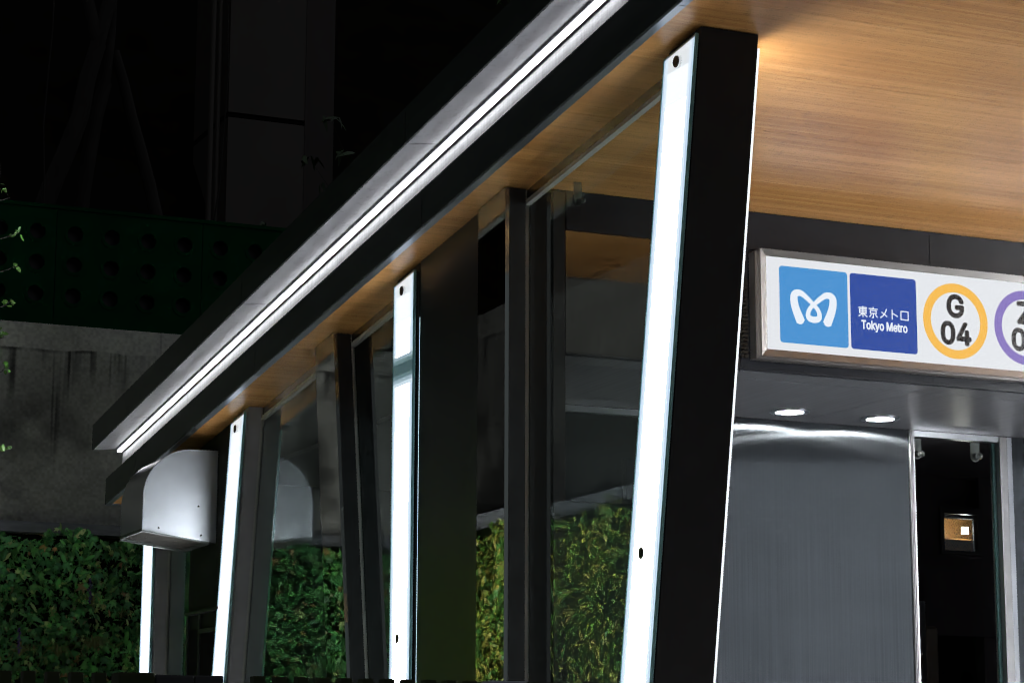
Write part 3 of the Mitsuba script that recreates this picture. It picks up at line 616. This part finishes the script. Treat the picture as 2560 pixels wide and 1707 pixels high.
KANA = [
    [[(6, 86), (94, 86)], [(50, 99), (50, 0)], [(16, 72), (84, 72), (84, 36), (16, 36), (16, 76)], [(16, 54), (84, 54)], [(46, 36), (28, 20), (4, 5)], [(54, 36), (72, 20), (96, 5)]],
    [[(50, 99), (50, 82)], [(4, 82), (96, 82)], [(20, 66), (80, 66), (80, 42), (20, 42), (20, 70)], [(50, 42), (50, 4), (34, 4)], [(30, 32), (10, 8)], [(70, 32), (92, 8)]],
    [[(80, 92), (64, 56), (42, 28), (12, 8)], [(24, 62), (52, 46), (84, 22)]],
    [[(30, 96), (30, 2)], [(30, 62), (60, 50), (90, 34)]],
    [[(12, 84), (88, 84), (88, 10), (12, 10), (12, 88)]],
]
gl = unary_union([strokes(k, 6.748 + 0.0672 * i, 3.604, 0.00062 if i != 3 else 0.00060, 5.2) for i, k in enumerate(KANA)])
printed(s2 + '__lettering', gl, 0.002, emit=WHITE)
def words_at(txt, x, z, h, width=None, bold=True, fat=0.0):
    m = meshkit.text_mesh(txt, h, 0.0009, bold); v = m.vertices.copy(); v[:, 0] -= v[:, 0].min()
    if width: v[:, 0] *= width / v[:, 0].max()
    m.vertices = np.stack([v[:, 0] + x, -v[:, 2], v[:, 1] + z], 1)
    return cat([moved(m, (fat * a, -0.0002 * i, fat * b)) for i, (a, b) in enumerate(((0, 0), (1, 0), (-1, 0), (0, 1), (0, -1)))]) if fat else m
add(s2 + '__lettering_001', moved(words_at('Tokyo Metro', 6.701 + 0.067, 3.540, 0.046, 0.295, fat=0.0011), (0, yf - 0.001, 0)), PRINT, emit=WHITE)
for x, name, a, b, colr in ((7.383, 'yellow_ring', 'G', '04', (0.90, 0.49, 0.075)), (7.856, 'purple_ring', 'Z', '03', (0.235, 0.175, 0.50)), (8.33, 'purple_disc', None, None, None)):
    if a is None: continue
    c = Point(x, 3.631)
    r_ = printed(sg + '__' + name, c.buffer(0.2135, 32).difference(c.buffer(0.1636, 32)), 0.001, emit=colr)
    for t, dz, w_ in ((a, 0.026, 0.108), (b, -0.128, 0.196)):
        add(r_ + '__lettering', moved(words_at(t, x - w_ / 2 + (0 if len(t) > 1 else 0.0), 3.631 + dz, 0.118, w_, fat=0.0038), (0, yf - 0.001, 0)), LETTER)

# ---------------------------------------------------------------- vent hood on the service wall
hd = thing('vent_hood', 'rounded galvanised exhaust vent hood jutting from the facade between two glowing columns', 'vent hood')
def hood_profile(grow=0.0):
    pts = [(4.735, 2.765), (4.60, 2.783), (4.200 - grow, 2.838 - grow)]
    c, r = (4.545, 3.075), 0.345 + grow
    for t in np.linspace(180, 90, 22):
        a = math.radians(t); pts.append((c[0] + r * math.cos(a), c[1] + r * math.sin(a)))
    pts.append((4.735, 3.424 + grow))
    return pts
HP = hood_profile()
HY0, HY1 = 16.0, 16.62
def shell(pts, y0, y1, th):
    p = np.array(pts); d = np.gradient(p, axis=0); d /= np.linalg.norm(d, axis=1, keepdims=True); q = p + th * np.stack([d[:, 1], -d[:, 0]], 1)
    n = len(p); v = np.array([(a[0], y, a[1]) for y in (y0, y1) for s in (p, q) for a in s])
    f = []
    for i in range(n - 1):
        for (a, b) in ((0, 2 * n), (3 * n, n)):
            f += [[a + i, a + i + 1, b + i + 1], [a + i, b + i + 1, b + i]]
        f += [[i, n + i, n + i + 1], [i, n + i + 1, i + 1], [2 * n + i, 3 * n + i + 1, 3 * n + i], [2 * n + i, 2 * n + i + 1, 3 * n + i + 1]]
    m = trimesh.Trimesh(v, f, process=False); m.fix_normals(); return m
add(hd + '__shell', shell(HP[2:], HY0 + 0.006, HY1 - 0.006, 0.006), POLISH, 40)
for y in (HY0, HY1 - 0.004):
    add(hd + '__cheek', moved(upright(Polygon(HP), 0.004), (0, y, 0)), GALV)
rim = Polygon(hood_profile(0.004)).difference(Polygon(HP).buffer(-0.006))
add(hd + '__rim_flange', moved(upright(rim, 0.008), (0, HY0 - 0.005, 0)), SATIN)
def under(x): return 2.838 + (x - 4.2) / 0.5 * (2.770 - 2.838)
def ub(x0, x1, y0, y1, a, b):
    q = [(x0, y0), (x1, y0), (x1, y1), (x0, y1)]
    return hexa([(x, y, under(x) + a) for x, y in q], [(x, y, under(x) + b) for x, y in q])
gr_ = add(hd + '__grille', cat([ub(4.21, 4.66, HY0 + 0.02 + 0.0285 * i, HY0 + 0.034 + 0.0285 * i, -0.004, 0.014) for i in range(21)] + [ub(4.21 + 0.09 * i, 4.214 + 0.09 * i, HY0 + 0.02, HY1 - 0.02, 0.004, 0.012) for i in range(6)]), GRILL)
add(gr_ + '__frame', cat([ub(4.197, 4.71, HY0 + 0.004, HY0 + 0.016, -0.012, 0.01), ub(4.197, 4.71, HY1 - 0.018, HY1, -0.022, 0.012), ub(4.197, 4.209, HY0 + 0.017, HY1 - 0.019, -0.012, 0.01), ub(4.665, 4.70, HY0 + 0.017, HY1 - 0.019, -0.012, 0.01)]), DULL)
add(hd + '__filter', ub(4.21, 4.66, HY0 + 0.02, HY1 - 0.02, 0.02, 0.03), BLACK)
for x, z in ((4.315, 2.855), (4.625, 2.815), (4.60, 3.02)):
    add(hd + '__screw', cyl((x, HY0 + 0.001, z), (x, HY0 - 0.008, z), 0.007, 10), BLACK)
# hatch in the service wall below the hood
add(se + '__hatch_ledge', bx(4.69, 4.734, 15.75, 16.60, 2.283, 2.303), DARK)
add(se + '__hatch_panel', bx(4.722, 4.734, 15.70, 16.60, 0.1, 2.18), SEAM)
for y0, y1 in ((16.262, 16.290), (16.56, 16.60)): add(se + '__hatch_frame', bx(4.706, 4.721, y0, y1, 0.1, 2.281), DARK)
add(se + '__hatch_frame', bx(4.706, 4.721, 15.76, 16.26, 2.14, 2.17), DARK)

# ---------------------------------------------------------------- fittings
def hanger(label, x, y, z, drop, wdt, axis):
    key = thing('roller_hanger', label, 'hanger', 'roller hangers of the glass doors')
    p = sbox(-wdt / 2, 0, wdt / 2, drop).union(Point(0, 0).buffer(wdt / 2, 12))
    add(key + '__plate', moved(upright(p, 0.008), (x, y, z)), DULL)
    add(key + '__roller', cyl((x, y - 0.002, z), (x, y - 0.035, z), wdt * 0.34), DULL, 30)
    cone = trimesh.creation.cone(radius=wdt * 0.33, height=0.03, sections=24); cone.apply_transform(trimesh.transformations.rotation_matrix(math.pi / 2, (1, 0, 0)))
    add(key + '__knob', moved(cone, (x + 0.012, y - 0.036, z)), DULL, 30)
hanger('steel roller hanger at the top of the dark doorway, nearer the brushed steel wall', 8.15, YW + 0.03, 3.128, 0.10, 0.062, 'y')
hanger('steel roller hanger at the top of the dark doorway, nearer the outer jamb', 8.585, YW + 0.03, 3.138, 0.09, 0.066, 'y')
hanger('steel roller hanger behind the facade glass, right of the dark mullion', 5.03, 10.60, 4.055, 0.105, 0.045, 'y')
add(se + '__door_edge', bx(8.715, 8.738, YW + 0.03, YW + 0.042, 0.12, 3.23), DARKTEAL)
# window of the staff booth inside
def fit(x, Y, x0=8.30, Yr=12.2): return x * Y / Yr      # same line of sight at another depth
bt = thing('wired_window', 'small amber wired-glass window glowing inside the dark doorway', 'window')
kx = 13.9 / 12.2
def zz(z): return 1.1 + (z - 1.1) * kx
wx0, wx1, wz0, wz1 = 8.303 * kx, 8.552 * kx, zz(2.532), zz(2.762)
add(bt + '__frame', cat([bx(wx0 - 0.03, wx1 + 0.03, 13.88, 13.93, wz1, wz1 + 0.05), bx(wx0 - 0.03, wx1 + 0.03, 13.88, 13.93, wz0 - 0.03, wz0), bx(wx0 - 0.03, wx0, 13.88, 13.93, wz0, wz1), bx(wx1, wx1 + 0.03, 13.88, 13.93, wz0, wz1)]), DARK)
wires = []
for i in range(-12, 30):
    for s in (1, -1):
        l = LineString([(wx0 + 0.022 * i, wz0), (wx0 + 0.022 * i + s * (wz1 - wz0) * 0.8, wz1)]).intersection(sbox(wx0, wz0, wx1, wz1))
        if l.length > 0.01:
            (a, b), (c, d) = l.coords[0], l.coords[-1]; wires.append(cyl((a, 13.905, b), (c, 13.905, d), 0.0008, 4))
add(bt + '__wire_mesh', cat(wires), DARK)
add(bt + '__pane', quad([(wx0, 13.90, wz0), (wx1, 13.90, wz0), (wx1, 13.90, wz1), (wx0, 13.90, wz1)]), 'mat_glass')
add(bt + '__lining', cat([bx(wx0 + 0.1, wx1 + 0.5, 14.35, 14.37, wz0 - 0.05, wz1 + 0.25), bx(wx0 + 0.1, wx1 + 0.5, 14.20, 14.35, wz0 + 0.115, wz0 + 0.125)]), WOOD)
add(bt + '__lamp', bx(wx0 + 0.335, wx0 + 0.385, 14.14, 14.16, wz0 + 0.155, wz0 + 0.205), FROST, emit=(55, 52, 48))
add(bt + '__case', cat([bx(wx0 - 0.05, wx0 - 0.03, 13.94, 14.40, wz0 - 0.1, wz1 + 0.3), bx(wx1 + 0.52, wx1 + 0.54, 13.94, 14.40, wz0 - 0.1, wz1 + 0.3), bx(wx0 - 0.03, wx1 + 0.52, 13.94, 14.4, wz1 + 0.27, wz1 + 0.3), bx(wx1 + 0.031, wx1 + 0.52, 13.90, 13.938, wz0 - 0.03, wz1 + 0.3), bx(wx0 - 0.3, wx1 + 0.52, 13.90, 13.938, wz0 - 0.6, wz0 - 0.031), bx(wx0 - 0.3, wx0 - 0.031, 13.90, 13.938, wz0 - 0.03, wz1 + 0.3), bx(wx0 - 0.05, wx1 + 0.52, 13.94, 14.4, wz0 - 0.12, wz0 - 0.1)]), ROOMD)
# ticket cabinet in the doorway
tc = thing('cabinet', 'low grey cabinet with small bolts in the gloom of the doorway', 'cabinet')
add(tc + '__body', cbx(8.45, 8.93, 13.2, 13.6, 0.06, 2.14, 0.02), BEIGE)
add(tc + '__side_panel', cbx(8.72, 8.81, 13.17, 13.198, 0.06, 2.30, 0.008), SATIN)
for x, z in ((8.745, 2.02), (8.775, 1.95), (8.60, 1.90), (8.74, 1.88)):
    add(tc + '__bolt', cyl((x, 13.17, z), (x, 13.155, z), 0.009, 10), CHROME, 30)

# ---------------------------------------------------------------- railing in the foreground
fn = thing('picket_fence', 'row of dark square pickets along the bottom edge in front of the columns', 'fence')
for i in range(-4, 34):
    x = 1.318 + 0.0665 * i
    if 1.63 < x < 1.99: continue
    add(fn + '__picket', cbx(x, x + 0.034, 6.5, 6.545, 0.05, 1.40, 0.002), FENCE)
add(fn + '__gate_post', cbx(1.650, 1.752, 6.48, 6.58, 0.0, 1.402, 0.004), FENCE)
add(fn + '__latch_plate', cbx(1.756, 1.868, 6.49, 6.53, 0.6, 1.397, 0.003), DARK)
add(fn + '__latch_plate', cbx(1.872, 1.955, 6.49, 6.53, 0.6, 1.3975, 0.003), DARK)
add(fn + '__cap_plate', cbx(2.78, 2.905, 6.49, 6.55, 1.385, 1.4015, 0.003), TRIM)
for z in (0.25, 1.10): add(fn + '__rail', bx(0.9, 3.7, 6.548, 6.575, z, z + 0.04), FENCE)
for k in list(scene):
    if k.startswith(fn): pass
